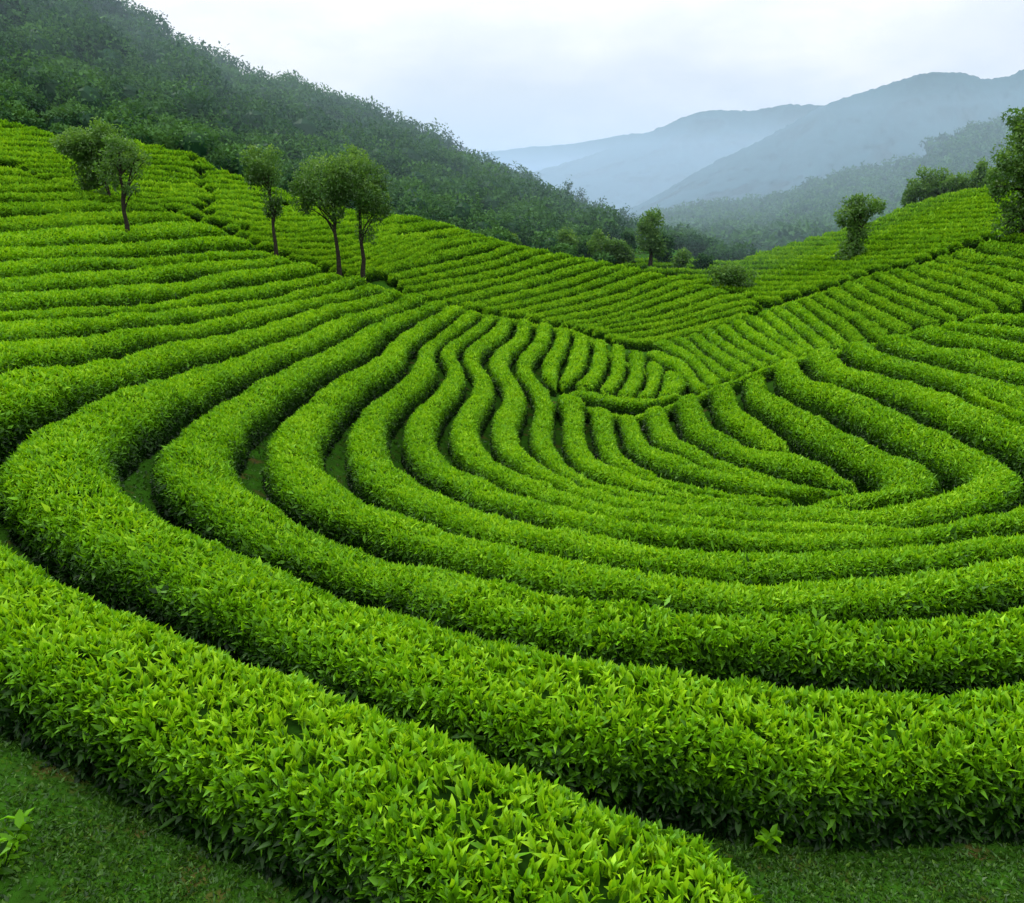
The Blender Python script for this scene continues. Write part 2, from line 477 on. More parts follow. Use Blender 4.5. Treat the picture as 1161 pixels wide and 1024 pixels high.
def hedge(A, B, label, group, h=.7, gap=.30, cap0=True, cap1=True, dens=1.0, name="tea_hedge"):
    """a clipped tea hedge between two gap lines given as ground positions"""
    global N_LEAF
    c = (A + B) / 2
    s = np.r_[0, np.cumsum(np.linalg.norm(np.diff(c, axis=0), axis=1))]
    d = np.linalg.norm(c, axis=1)
    if s[-1] < .3:
        return None
    step = np.clip(d * .012, .10, .45)
    t = [0.0]
    while t[-1] < s[-1]:
        t.append(t[-1] + float(np.interp(t[-1], s, step)))
    t = np.array(t) * s[-1] / t[-1]
    K = len(t)
    A = np.stack([np.interp(t, s, A[:, k]) for k in (0, 1)], -1)
    B = np.stack([np.interp(t, s, B[:, k]) for k in (0, 1)], -1)
    c = (A + B) / 2; d = np.linalg.norm(c, axis=1)
    w = np.linalg.norm(B - A, axis=1); dirn = unit(B - A)
    w = np.minimum(w, 2.3)
    sig = 3.0
    if K > 12:
        w = gauss(w[:, None], sig, 0)[:, 0]
    hw = np.maximum(.36 * w, (w - gap) / 2)
    sd = int(rng.integers(0, 9999))
    tone = float(rng.normal(0, .025))
    hh = np.minimum(h, .30 + hw * .85) * (1 + .24 * (fbm(t * .9, t * 0 + sd, 5) - .5))
    hw = hw * (1 + .22 * (fbm(t * 1.1, t * 0 + sd + 50, 6) - .5))
    e0 = np.minimum(t / np.maximum(hw[0] * 1.1, .2), 1) if cap0 else np.ones(K)
    e1 = np.minimum((t[-1] - t) / np.maximum(hw[-1] * 1.1, .2), 1) if cap1 else np.ones(K)
    e = np.minimum(e0, e1); cap = np.sqrt(np.maximum(1 - (1 - e) ** 2, 0.02))
    hw = hw * cap; hh = hh * (.45 + .55 * cap)
    ph = np.linspace(0, math.pi, 13)
    cs, sn = np.cos(ph), np.sin(ph)
    px = np.sign(cs) * np.abs(cs) ** .62
    pz = np.abs(sn) ** .66

    def surf(ks, f):
        """points at fractional station ks and profile position f (0..12)"""
        k0 = np.clip(ks.astype(int), 0, K - 2); a = ks - k0
        j0 = np.clip(f.astype(int), 0, 11); b = f - j0
        X = px[j0] * (1 - b) + px[j0 + 1] * b
        Y = pz[j0] * (1 - b) + pz[j0 + 1] * b
        lp = lambda q: q[k0] * (1 - a) + q[k0 + 1] * a
        cx = c[k0] * (1 - a)[:, None] + c[k0 + 1] * a[:, None]
        dr = unit(dirn[k0] * (1 - a)[:, None] + dirn[k0 + 1] * a[:, None])
        W, H = lp(hw), lp(hh)
        xy = cx + dr * (X * W)[:, None]
        return xy, Y * H, X, Y, dr, W, H

    # inside body
    ks = np.repeat(np.arange(K, dtype=float), 13); f = np.tile(np.arange(13, dtype=float), K)
    xy, zz, X, Y, dr, W, H = surf(ks, f)
    xyc = np.repeat(c, 13, 0)
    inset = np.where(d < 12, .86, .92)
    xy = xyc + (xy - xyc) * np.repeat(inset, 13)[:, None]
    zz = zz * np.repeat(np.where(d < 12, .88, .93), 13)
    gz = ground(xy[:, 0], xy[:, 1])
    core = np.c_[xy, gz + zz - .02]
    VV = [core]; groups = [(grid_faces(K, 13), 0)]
    n0 = len(core)
    age_shades = [np.full(n0, .2)]
    # leaves
    seg = np.linalg.norm(np.diff(c, axis=0), axis=1)
    dm = (d[:-1] + d[1:]) / 2
    wm = (hw[:-1] + hw[1:]) / 2
    arc = wm * 2 + .9 * h
    th_m = np.abs(np.arctan2(c[:-1, 0], c[:-1, 1]))
    # leaves a little finer near the view, coarser far away or well off to the side
    off = th_m > R(40)
    Lm = np.maximum(np.where(dm < 9.5, .120, .088), .0036 * dm) * np.where(off, 1.8, 1)
    lai = np.where(dm < 9.5, 5.8, np.where(dm < 16, 4.0, 3.0)) * dens
    cnt = seg * arc * lai / (.18 * Lm * Lm)
    n = rng.poisson(cnt)
    k = np.repeat(np.arange(K - 1), n)
    for lod in (0, 1):
        sel = k[(dm[k] < 9.5) if lod == 0 else (dm[k] >= 9.5)]
        m = len(sel)
        if not m:
            continue
        NS = 4
        shoot = np.arange(m) // NS if lod == 0 else np.arange(m)
        ks = sel + rng.random(m)[shoot]
        if lod == 0:
            ks = ks[shoot * NS]
        f = rng.random(m)[shoot] * 12
        xy, zz, X, Y, dr, W, H = surf(ks, f)
        young = rng.random(m) < .3
        L = Lm[sel] * np.clip(np.exp(rng.normal(.04, .28, m)), .45, 1.8) * np.where(young, .68, 1.08)
        nz = unit(np.c_[dr * X[:, None] * .9, .25 + Y * .9])
        depth = rng.random(m) ** 2 * .10 * np.minimum(1, L / .12 + .2)
        gz = ground(xy[:, 0], xy[:, 1])
        bump = (fbm(xy[:, 0] * 1.7, xy[:, 1] * 1.7, 21, 3) - .5) * .11 + (hash_noise(xy[:, 0] * 7, xy[:, 1] * 7, 4) - .5) * .05
        P = np.c_[xy, gz + zz] + nz * (bump - depth)[:, None]
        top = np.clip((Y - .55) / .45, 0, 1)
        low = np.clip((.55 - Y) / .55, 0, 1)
        rd = unit(rng.normal(size=(m, 3)))
        if lod == 0:
            young = (np.arange(m) % NS == 0) & (rng.random(m) < .9)
            L = Lm[np.minimum(ks.astype(int), K - 2)] * np.clip(np.exp(rng.normal(0, .20, m)), .5, 1.28) * np.where(young, .72, 1.12)
            depth = depth[shoot]
            P = np.c_[xy, gz + zz] + nz * (bump - depth)[:, None]
            rd = unit(rd[shoot] * .65 + rd * np.where(young, .25, .75)[:, None])
        ax = nz * (.5 + .2 * top)[:, None] + rd * .75
        ax[:, 2] += (.55 if lod == 0 else .25) * top - .7 * low
        ax = unit(ax)
        nr = unit(nz * .8 + unit(rng.normal(size=(m, 3))) * .75 + np.array([0, 0, .5]))
        W_ = L * np.clip(rng.normal(.30 if lod == 0 else .36, .05, m), .2, .5)
        v, gs, kk = leaf_geo(P - ax * (L * (.4 if lod == 0 else .55))[:, None], ax, nr, L, W_, lod)
        off_i = sum(len(q) for q in VV)
        for g in gs:
            groups.append((g + off_i, 1))
        VV.append(v)
        ag = .25 + .47 * top - .38 * low + rng.normal(0, .13, m) + .22 * (fbm(xy[:, 0] * .8, xy[:, 1] * .8, 9, 2) - .5) - depth * 1.2 + young * .10 * top + tone  # young shoots brighten the tops; shade of the sides is painted in below
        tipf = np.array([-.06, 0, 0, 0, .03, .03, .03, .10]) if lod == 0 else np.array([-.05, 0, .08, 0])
        age_shades.append((ag[:, None] + tipf[None]).ravel())
        N_LEAF += m
    me = make_mesh(name, np.concatenate(VV), groups, {"age_shade": np.clip(np.concatenate(age_shades), 0, 1)},
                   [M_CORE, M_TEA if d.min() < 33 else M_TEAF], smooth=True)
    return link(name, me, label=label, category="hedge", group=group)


def gap_line(pts, key, lower=.15):
    p = catmull(pts, 40 + 14 * len(pts))
    xy = survey_xy(p, key, lower)
    ln = np.linalg.norm(np.diff(xy, axis=0), axis=1).sum()
    n = int(np.clip(ln / .22, 24, 170))
    return smooth_line(resample(xy, n), 1.2)


def pair(la, lb, key, label, group, **kw):
    a, b = match(gap_line(la, key), gap_line(lb, key))
    return hedge(a, b, label, group, h=kw.pop('h', HH[key] * .93), gap=kw.pop('gap', .36), **kw)


ORD = ["first", "second", "third", "fourth", "fifth", "sixth", "seventh", "eighth", "ninth", "tenth", "eleventh", "twelfth", "thirteenth",
       "fourteenth", "fifteenth", "sixteenth", "seventeenth", "eighteenth", "nineteenth", "twentieth", "twenty-first", "twenty-second",
       "twenty-third", "twenty-fourth", "twenty-fifth", "twenty-sixth", "twenty-seventh", "twenty-eighth", "twenty-ninth", "thirtieth", "thirty-first", "thirty-second", "thirty-third", "thirty-fourth"]

def over(p, first, k=.35):
    # carry a row over the crest at its first or last point
    p = list(p)
    a, b = (p[0], p[1]) if first else (p[-1], p[-2])
    dx, dy = a[0] - b[0], a[1] - b[1]
    n_ = math.hypot(dx, dy)
    q = (a[0] + dx / n_ * 13 * k - 3, a[1] - abs(dy) / n_ * 13 * k - 5)
    return [q] + p if first else p + [q]


# gap lines of the bowl, each from the far ridge round the left nose, along the front and up the right hill
L = {}
L[-8] = [(-220,184),(0,188),(30,195)]
L[-7] = [(-220,198),(0,199),(30,199),(58,207)]
L[-6] = [(-220,212),(0,210),(50,208),(88,214)]
L[-5] = [(-220,222),(0,219),(52,219),(95,215),(128,221)]
L[-4] = [(-220,232),(0,228),(78,227),(130,227),(182,231)]
L[-3] = [(-220,246),(0,241),(52,241),(103,236),(150,239),(205,241)]
L[-2] = [(-220,266),(0,261),(65,256),(110,251),(150,252),(190,248),(240,253)]
L[-1] = [(-220,282),(0,278),(60,276),(120,273),(165,271),(220,266),(272,265)]
L[0] = [(-220,297),(0,293),(124,289),(165,287),(232,280),(270,278),(301,277)]
L[1] = [(-220,316),(0,311),(103,306),(145,302),(181,297),(233,291),(278,288),(319,284)]
L[2] = [(-220,338),(0,330),(52,327),(111,323),(155,319),(200,314),(252,305),(296,299),(342,292)]
L[3] = [(-220,360),(0,350),(31,347),(78,342),(145,340),(200,331),(244,324),(298,316),(334,310),(378,302)]
L[4] = [(-220,374),(0,361),(52,357),(103,352),(160,347),(200,343),(252,337),(303,332),(324,325),(355,319),(398,310)]
L[5] = [(-220,402),(0,384),(52,379),(96,371),(145,365),(181,361),(220,357),(258,350),(278,344),(311,338),(355,331),(381,325),(407,318),(428,312)]
L[6] = [(850,1340),(560,1140),(430,1035),(300,945),(200,885),(90,835),(0,793),(-90,725),(-170,620),(-190,540),(-130,465),(0,416),(41,410),(78,403),(124,394),(155,387),
        (207,377),(239,373),(278,365),(316,355),(340,347),(381,338),(420,330),(442,322)][::-1]
L7u = [(461,327),(448,336),(420,345),(368,359),(350,369),(303,385),(258,397),(207,411),(160,424),(125,434),(95,445),(60,464),(26,480),(0,492),(-26,512),(-32,540),
       (0,575),(35,604),(100,648),(150,672),(250,715),(340,750),(420,780),(560,828)]
L[7] = L7u + [(700,868),(760,893),(820,925),(890,968),(950,1012)]
L7b = L7u + [(690,872),(850,894),(1000,897),(1161,893),(1320,882)]
L[8] = [(494,334),(471,344),(435,356),(407,370),(365,393),(319,409),(280,427),(245,445),(215,460),(190,476),(160,496),(146,520),(154,548),(195,583),(245,607),(280,617),(334,637),(388,657),
        (439,673),(482,690),(533,706),(580,718),(642,731),(700,742),(800,750),(900,758),(1000,763),(1080,764),(1161,760),(1340,742)]
L[9] = [(514,339),(505,344),(476,359),(445,378),(417,403),(383,419),(352,440),(314,465),(290,488),(280,512),(286,535),(302,553),(345,576),(381,592),(435,612),(493,630),(551,647),(606,660),(700,674),
        (761,684),(813,689),(906,692),(981,692),(1071,687),(1161,677),(1360,650)]
L[10] = [(531,345),(513,359),(487,380),(469,393),(461,414),(435,434),(404,458),(383,486),(377,508),(392,538),(425,561),(475,583),(533,603),(595,618),(655,630),(700,637),(761,646),(830,650),(916,651),
         (1002,648),(1071,641),(1119,635),(1161,630),(1360,600)]
L[11] = [(549,353),(533,367),(505,384),(494,396),(503,417),(487,437),(461,460),(447,490),(452,510),(470,533),(511,555),(562,575),(624,592),(700,607),(761,617),(813,620),(888,623),(968,623),(1030,618),
         (1071,613),(1123,608),(1161,602),(1290,575),(1350,540),(1300,480),(1161,433),(1126,426),(1080,415),(1049,408),(1011,398),(996,389)]
L[12] = [(566,356),(551,372),(528,388),(520,401),(532,421),(528,440),(510,465),(502,490),(511,514),(548,538),(595,558),(642,572),(700,586),(761,597),(830,602),(882,605),(968,605),(1023,602),
         (1071,596),(1110,588),(1161,575),(1235,550),(1255,525),(1220,500),(1161,476),(1142,467),(1111,453),(1071,437),(1030,425),(996,419),(962,408),(951,395)]
L[13] = [(584,358),(579,379),(553,397),(549,410),(563,431),(566,446),(553,469),(551,493),(563,512),(595,533),(642,551),(700,569),(761,580),(813,586),(882,591),(933,593),(1002,593),(1054,590),
         (1092,583),(1123,574),(1161,560),(1180,546),(1161,528),(1126,508),(1089,489),(1049,470),(1018,454),(987,442),(946,433),(921,422),(912,408)]
L[14] = [(607,361),(601,384),(584,401),(583,418),(600,444),(602,462),(594,480),(597,500),(617,521),(663,543),(700,557),(761,566),(795,569),(840,573),(899,576),(950,574),(981,571),(1020,566),
         (1050,563),(1072,557),(1086,549),(1085,539),(1068,530),(1024,507),(987,489),(946,467),(909,451),(879,437),(875,423)]
L[15] = [(630,366),(623,395),(609,407),(608,421),(625,438),(633,462),(634,495),(646,517),(685,541),(730,552),(780,559),(840,564),(906,566),(940,562),(966,557),(984,551),(992,544),(986,538),
         (968,531),(937,517),(903,498),(871,473),(843,451),(840,436)]
L[16] = [(668,462),(670,491),(685,517),(719,532),(749,543),(795,554),(850,560)]
L[17] = [(700,474),(710,506),(738,525),(772,540),(818,550),(863,557),(901,560)]
L[18] = [(727,468),(742,500),(772,513),(802,527),(848,540),(886,548),(939,555),(968,551)]
L[19] = [(761,462),(772,489),(802,506),(825,517),(848,527),(890,538),(939,546),(973,545)]
L[20] = [(800,447),(808,468),(825,487),(859,507),(893,508),(915,507),(939,519),(977,541)]
L20i = [(800,447),(808,468),(825,487),(859,507),(885,510)]
L21i = [(840,436),(843,451),(871,473),(903,498)]
for k in (16, 17, 18, 19, 20):
    L[k] = over(L[k], True)
for k in (11, 12, 13, 14, 15):
    L[k] = over(L[k], False)
L20i = over(L20i, True); L21i = over(L21i, True)
G_LEFT, G_BOWL, G_RIGHT = "hedge rows across the left hillside", "curved hedge rows sweeping round the bowl", "hedge rows on the right foreground slope"
L6up = [(-220,462),(-130,444),(0,416),(41,410),(78,403),(124,394),(155,387),(207,377),(239,373),(278,365),(316,355),(340,347),(381,338),(420,330),(442,322)]
for k in range(-8, 6):
    pair(L[k], L[k + 1] if k < 5 else L6up, 'A', f"clipped tea hedge on the left hillside, {ORD[6 - k]} row uphill from the leftmost mossy path", G_LEFT, cap0=False)
pair(L[6], L[7], 'A', "nearest tea hedge with large glossy leaves, ending in the bottom foreground beside bare mossy ground", G_BOWL)
pair(L7u + L7b[len(L7u):], L[8], 'A', "second nearest tea hedge, its rounded bend touching the picture's left edge, dark leafy front", G_BOWL, cap1=False)
for k in range(8, 14):
    pair(L[k], L[k + 1], 'A', f"long curved tea hedge, {ORD[k - 6]} row in from the nearest hedge, bending round the bowl", G_BOWL, cap1=(k >= 11), gap=.50 if k < 12 else .36)
pair(L[14], L[15], 'A', "innermost full loop of tea hedge, ending its hairpin at the short mossy path", G_BOWL)
pair(L[15][4:14], L[16], 'A', "short tapering tea hedge at the bowl's centre, merging into the innermost loop", G_BOWL)
pair(L[16], L[17], 'A', "short tea hedge at the bowl's centre, second strip inside the innermost loop", G_BOWL)
pair(L[17], L[18], 'A', "short tea hedge at the bowl's centre, third strip inside the innermost loop", G_BOWL)
pair(L[18], L[19], 'A', "thin tea hedge strip directly below the tongue-shaped hedge in the bowl's centre", G_BOWL)
pair(L[19], L[20], 'A', "tongue-shaped tea hedge with a pointed end in the bowl's centre", G_BOWL)
pair(L20i, L21i, 'A', "short stubby tea hedge with a rounded end above the tongue-shaped one", G_BOWL)
L25 = L[11][-6:][::-1] + [(1161,433),(1330,475)]
L26 = [(1030,380),(1064,386),(1095,392),(1136,400),(1161,405),(1330,432)]
L27 = [(1070,370),(1111,378),(1142,383),(1161,387),(1330,405)]
L28 = [(1085,361),(1111,364),(1161,370),(1330,385)]
L29 = [(1120,351),(1161,355),(1330,368)]
L26, L27, L28 = over(L26, True), over(L27, True), over(L28, True)
for i, (a, b) in enumerate(zip([L25, L26, L27, L28], [L26, L27, L28, L29])):
    pair(a, b, 'A', f"tea hedge on the right foreground slope, {ORD[3 - i]} row down from its crest", G_RIGHT, cap1=False)

G_CAP = "low hedges capping the ridge lines"
cap = [(285,270),(302,277),(342,292),(420,313),(482,333),(570,351),(632,364),(662,368),(702,380),(738,388)]
pair([(x_, y_ + 7) for x_, y_ in cap], cap, 'A', "low tea hedge running along the top of the left ridge where the long rows end", G_CAP, gap=.1, h=.42)
cap = [(648,446),(682,459),(722,463),(782,443),(832,422),(882,402),(953,389),(992,380),(1028,370),(1088,358)]
pair([(x_, y_ + 4) for x_, y_ in cap], [(x_, y_ - 4) for x_, y_ in cap], 'A', "low tea hedge along the crest of the right foreground slope above the bowl", G_CAP, gap=.1, h=.44)
cap = [(742,386),(757,381),(790,374),(823,365),(862,351),(914,330),(952,320),(991,305),(1038,297),(1082,280),(1110,271)]
pair([(x_, y_ + 5) for x_, y_ in cap], cap, 'B', "low tea hedge along the crest of the right middle slope", G_CAP, gap=.1, h=.36)

# the hollow behind the lip
B0 = [[(630,366),(623,395),(611,407),(614,424),(628,436)], [(651,373),(643,402),(632,430)], [(672,381),(669,405),(662,423),(643,434)], [(691,386),(690,418),(676,440)], [(712,392),(710,426),(694,447)],
      [(733,402),(731,433),(718,452)], [(752,416),(749,438),(738,452)], [(778,424),(779,436),(768,446)]]
for i in range(7):
    pair(B0[i], B0[i + 1], 'B', f"short tea hedge falling into the central hollow from the ridge, {ORD[i]} of its fan", "fan of short hedges in the central hollow", gap=.20)
pair([(640,436),(672,442),(700,448),(740,451),(772,446)], [(648,447),(680,456),(715,460),(750,455),(785,446)], 'B', "small tea hedge curving along the floor of the central hollow", "fan of short hedges in the central hollow", gap=.2)
# slope beyond the hollow, on the right
C0 = [[(737,405),(760,418),(781,433)], [(732,388),(760,400),(781,411),(797,431)], [(750,382),(781,395),(808,418)], [(776,378),(796,396),(827,418)], [(791,374),(814,391),(843,407),(852,414)],
      [(807,369),(827,386),(860,404)], [(825,364),(845,381),(872,398),(884,404)], [(840,359),(871,381),(898,397)], [(856,354),(879,371),(905,390),(913,395)], [(869,348),(891,364),(917,386),(925,394)],
      [(884,344),(908,360),(935,382),(944,390)], [(904,339),(928,358),(953,378),(962,386)], [(916,333),(941,350),(972,369),(982,381)], [(931,328),(964,348),(1002,369),(1010,375)],
      [(948,322),(977,339),(1016,357),(1035,368)], [(966,315),(995,333),(1029,347),(1062,359)], [(981,311),(1016,327),(1055,342),(1080,355)], [(1000,305),(1029,318),(1068,331),(1108,346)],
      [(1020,302),(1047,313),(1081,323),(1116,334),(1130,344)], [(1038,297),(1068,306),(1106,316),(1150,335)], [(1052,292),(1081,301),(1119,309),(1161,322),(1260,345)], [(1075,283),(1087,294),(1119,299),(1161,306),(1290,325)],
      [(1100,275),(1112,285),(1161,290),(1290,304)], [(1125,268),(1161,274),(1290,285)], [(1150,262),(1190,264),(1290,270)]]
C0 = [c_ + [(c_[-1][0] * 1.5 - c_[-2][0] * .5, c_[-1][1] * 1.5 - c_[-2][1] * .5)] for c_ in C0]
for i in range(len(C0) - 1):
    pair(C0[i], C0[i + 1], 'B', f"tea hedge slanting down the middle slope on the right, {ORD[i]} from the central hollow", "slanting hedge rows on the right middle slope", gap=.34, cap1=(i < 19))
# mid hill
E0 = [[(432,241),(460,240),(492,243)], [(432,254),(467,251),(500,248),(510,252)], [(431,266),(472,263),(508,257),(530,257)], [(445,276),(472,273),(508,268),(541,263)], [(447,287),(485,277),(521,270),(560,267)],
      [(450,296),(490,284),(524,276),(575,270)], [(462,304),(509,294),(545,286),(576,276),(594,275)], [(480,311),(534,300),(565,291),(596,281),(614,279)], [(490,318),(550,307),(581,298),(612,287),(637,284)],
      [(500,325),(565,314),(596,305),(627,295),(660,288)], [(515,334),(547,326),(586,317),(622,307),(658,297),(686,293)], [(535,341),(581,330),(620,320),(658,309),(702,297)], [(560,346),(594,338),(633,328),(671,317),(715,300)],
      [(585,349),(634,338),(678,325),(724,309),(742,306)], [(612,353),(655,343),(703,330),(742,315),(764,310)], [(628,358),(672,349),(715,337),(755,322),(783,314)], [(655,362),(698,353),(740,337),(785,321),(802,320)],
      [(670,366),(716,353),(755,341),(800,326),(820,326)], [(690,368),(745,356),(781,345),(820,333),(840,332)], [(700,371),(755,362),(807,347),(848,336),(860,339)], [(712,376),(770,366),(825,350),(868,343)], [(728,384),(781,370),(815,360),(850,350)],[(724,398),(781,383),(815,373),(852,362)]]
E0 = [[(e_[0][0] * 1.6 - e_[1][0] * .6, e_[0][1] * 1.6 - e_[1][1] * .6)] + e_ for e_ in E0]
for i in range(len(E0) - 1):
    pair(E0[i], E0[i + 1], 'E', f"thin tea hedge on the middle hill, {ORD[i]} row down from its top", "slanting hedge rows on the middle hill", gap=.58)
# left upper hillside and far right hillside: rows follow the contour, broken here and there
ti, bi = np.array([(-200,75),(0,128),(77,149),(134,151),(220,166),(258,188),(340,215),(430,238),(475,246)], float), np.array([(-200,160),(0,176),(60,205),(130,221),(190,229),(240,245),(300,276),(340,292),(420,313),(475,329)], float)
fy = 128 + np.cumsum(np.r_[0, np.linspace(5.0, 6.9, 33)])


def frow(i, x):
    u_ = x - 335.0
    y = fy[i] + np.where(u_ < 0, .085 * u_, 0) + .0011 * u_ * u_ * (u_ < 0) * .12 - np.where(u_ > 0, .0016 * u_ * u_, 0)
    return y + 1.7 * np.sin(x * .035 + .45 * i) + .8 * np.sin(x * .09 + i * .9)


seg_name = ["beside the two left trees", "behind the ridge trees"]
for i in range(len(fy) - 1):
    cuts = [-200, rng.uniform(180, 330), 455 + 2.0 * min(40, max(0, fy[i] - 288))]
    for k in range(2):
        x = np.arange(cuts[k] + 2, cuts[k + 1] - 1, 3.0)
        ya, yb = frow(i, x), frow(i + 1, x)
        ok = (ya > np.interp(x, ti[:, 0], ti[:, 1]) + 3) & (yb < np.interp(x, bi[:, 0], bi[:, 1]) + 9)
        idx = np.flatnonzero(ok)
        if len(idx) < 7:
            continue
        r = max(np.split(idx, np.flatnonzero(np.diff(idx) > 1) + 1), key=len)
        if len(r) < 7:
            continue
        a = smooth_line(resample(survey_xy(np.stack([x[r], ya[r]], -1), 'E'), 60), 1.5)
        b = smooth_line(resample(survey_xy(np.stack([x[r], yb[r]], -1), 'E'), 60), 1.5)
        hedge(a, b, f"upper left hillside hedge {seg_name[k]}, {ORD[i]} row below the forest", "broken hedge rows on the upper left hillside", h=.50, gap=.46)
td = np.array(CREST_D, float)
bd = np.array([(640,284),(700,296),(778,313),(832,329),(868,342),(913,328),(951,318),(990,303),(1037,295),(1081,278),(1109,269),(1145,260),(1400,214)], float)
ys = 210 + np.cumsum(np.r_[0, np.linspace(4.7, 6.2, 24)])


def drow(i, x):
    return ys[i] + 3.0 * np.sin((x - 860) * .011 + .3) + .8 * np.sin(x * .05 + i) - (x - 1000) * .01


for i in range(len(ys) - 1):
    x = np.arange(640, 1300, 4.0)
    ya = drow(i, x); yb = drow(i + 1, x)
    ok = (ya > np.interp(x, td[:, 0], td[:, 1]) - 1) & (yb < np.interp(x, bd[:, 0], bd[:, 1]) + 8)
    idx = np.flatnonzero(ok)
    if len(idx) < 5:
        continue
    runs = np.split(idx, np.flatnonzero(np.diff(idx) > 1) + 1)
    r = max(runs, key=len)
    if len(r) < 5:
        continue
    a = smooth_line(resample(survey_xy(np.stack([x[r], ya[r]], -1), 'D'), 80), 1.5)
    b = smooth_line(resample(survey_xy(np.stack([x[r], yb[r]], -1), 'D'), 80), 1.5)
    hedge(a, b, f"faint tea hedge along the distant right hillside, {ORD[i]} row down from its wooded top", "level hedge rows on the distant right hillside", h=.55, gap=.62)
print("hedges", N_LEAF, "leaves", round(time.time() - T0, 1))


# ------------------------------------------------------------------ trees
def tube(path, rad, ns=7):
    path = np.asarray(path, float); n = len(path)
    t = unit(np.gradient(path, axis=0))
    ref = np.where(np.abs(t[:, 2:3]) < .9, [[0, 0, 1.0]], [[1.0, 0, 0]])
    u = unit(np.cross(t, ref)); v = np.cross(t, u)
    a = np.linspace(0, 2 * math.pi, ns, endpoint=False)
    V = path[:, None] + (u[:, None] * np.cos(a)[None, :, None] + v[:, None] * np.sin(a)[None, :, None]) * np.asarray(rad)[:, None, None]
    i = np.arange(n - 1)[:, None] * ns + np.arange(ns)[None]
    j = np.arange(n - 1)[:, None] * ns + (np.arange(ns)[None] + 1) % ns
    return V.reshape(-1, 3), np.stack([i, j, j + ns, i + ns], -1).reshape(-1, 4)


def crown_leaves(blobs, n, size, shell=.55, gaps=.52):
    """leaf sprays spread through the blobs' volumes; blobs: (center, radii)"""
    C = np.array([b[0] for b in blobs], float); Rr = np.array([b[1] for b in blobs], float)
    wt = (Rr.prod(1)) ** (2 / 3.); k = rng.choice(len(blobs), n, p=wt / wt.sum())
    d = unit(rng.normal(size=(n, 3)))
    r = shell + (1.12 - shell) * rng.random(n) ** .8
    r *= .82 + .36 * hash_noise(d[:, 0] * 3 + k * 7.3, d[:, 1] * 3 + d[:, 2] * 2.3 + k, 5)
    P = C[k] + d * Rr[k] * r[:, None]
    q = 2.2 / max(float(np.median(Rr)), .05)
    keep = .5 * hash_noise((P[:, 0] + .6 * P[:, 2]) * q, (P[:, 1] * .8 - P[:, 2]) * q, 61) + .5 * hash_noise((P[:, 2] - .3 * P[:, 0]) * q * 1.9, (P[:, 0] + P[:, 1]) * q * 1.9, 62) > gaps
    P, d, k = P[keep], d[keep], k[keep]; n = len(P)
    ax = unit(d * .6 + unit(rng.normal(size=(n, 3))) * .9 + np.array([0, 0, -.15]))
    nr = unit(d * .7 + unit(rng.normal(size=(n, 3))) * .8 + np.array([0, 0, .5]))
    L = size * np.clip(rng.normal(1, .3, n), .4, 1.8)
    v, gs, kk = leaf_geo(P, ax, nr, L, L * .55, 2)
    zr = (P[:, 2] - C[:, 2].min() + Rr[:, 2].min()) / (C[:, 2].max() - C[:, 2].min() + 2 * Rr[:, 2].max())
    ag = .24 + .36 * (d[:, 2] * .5 + .5) + .20 * zr + rng.normal(0, .10, n) + rng.normal(0, .09, len(blobs))[k]  # leaves lighter on upward sides and towards the crown top
    return v, gs, np.repeat(np.clip(ag, 0, 1), kk)


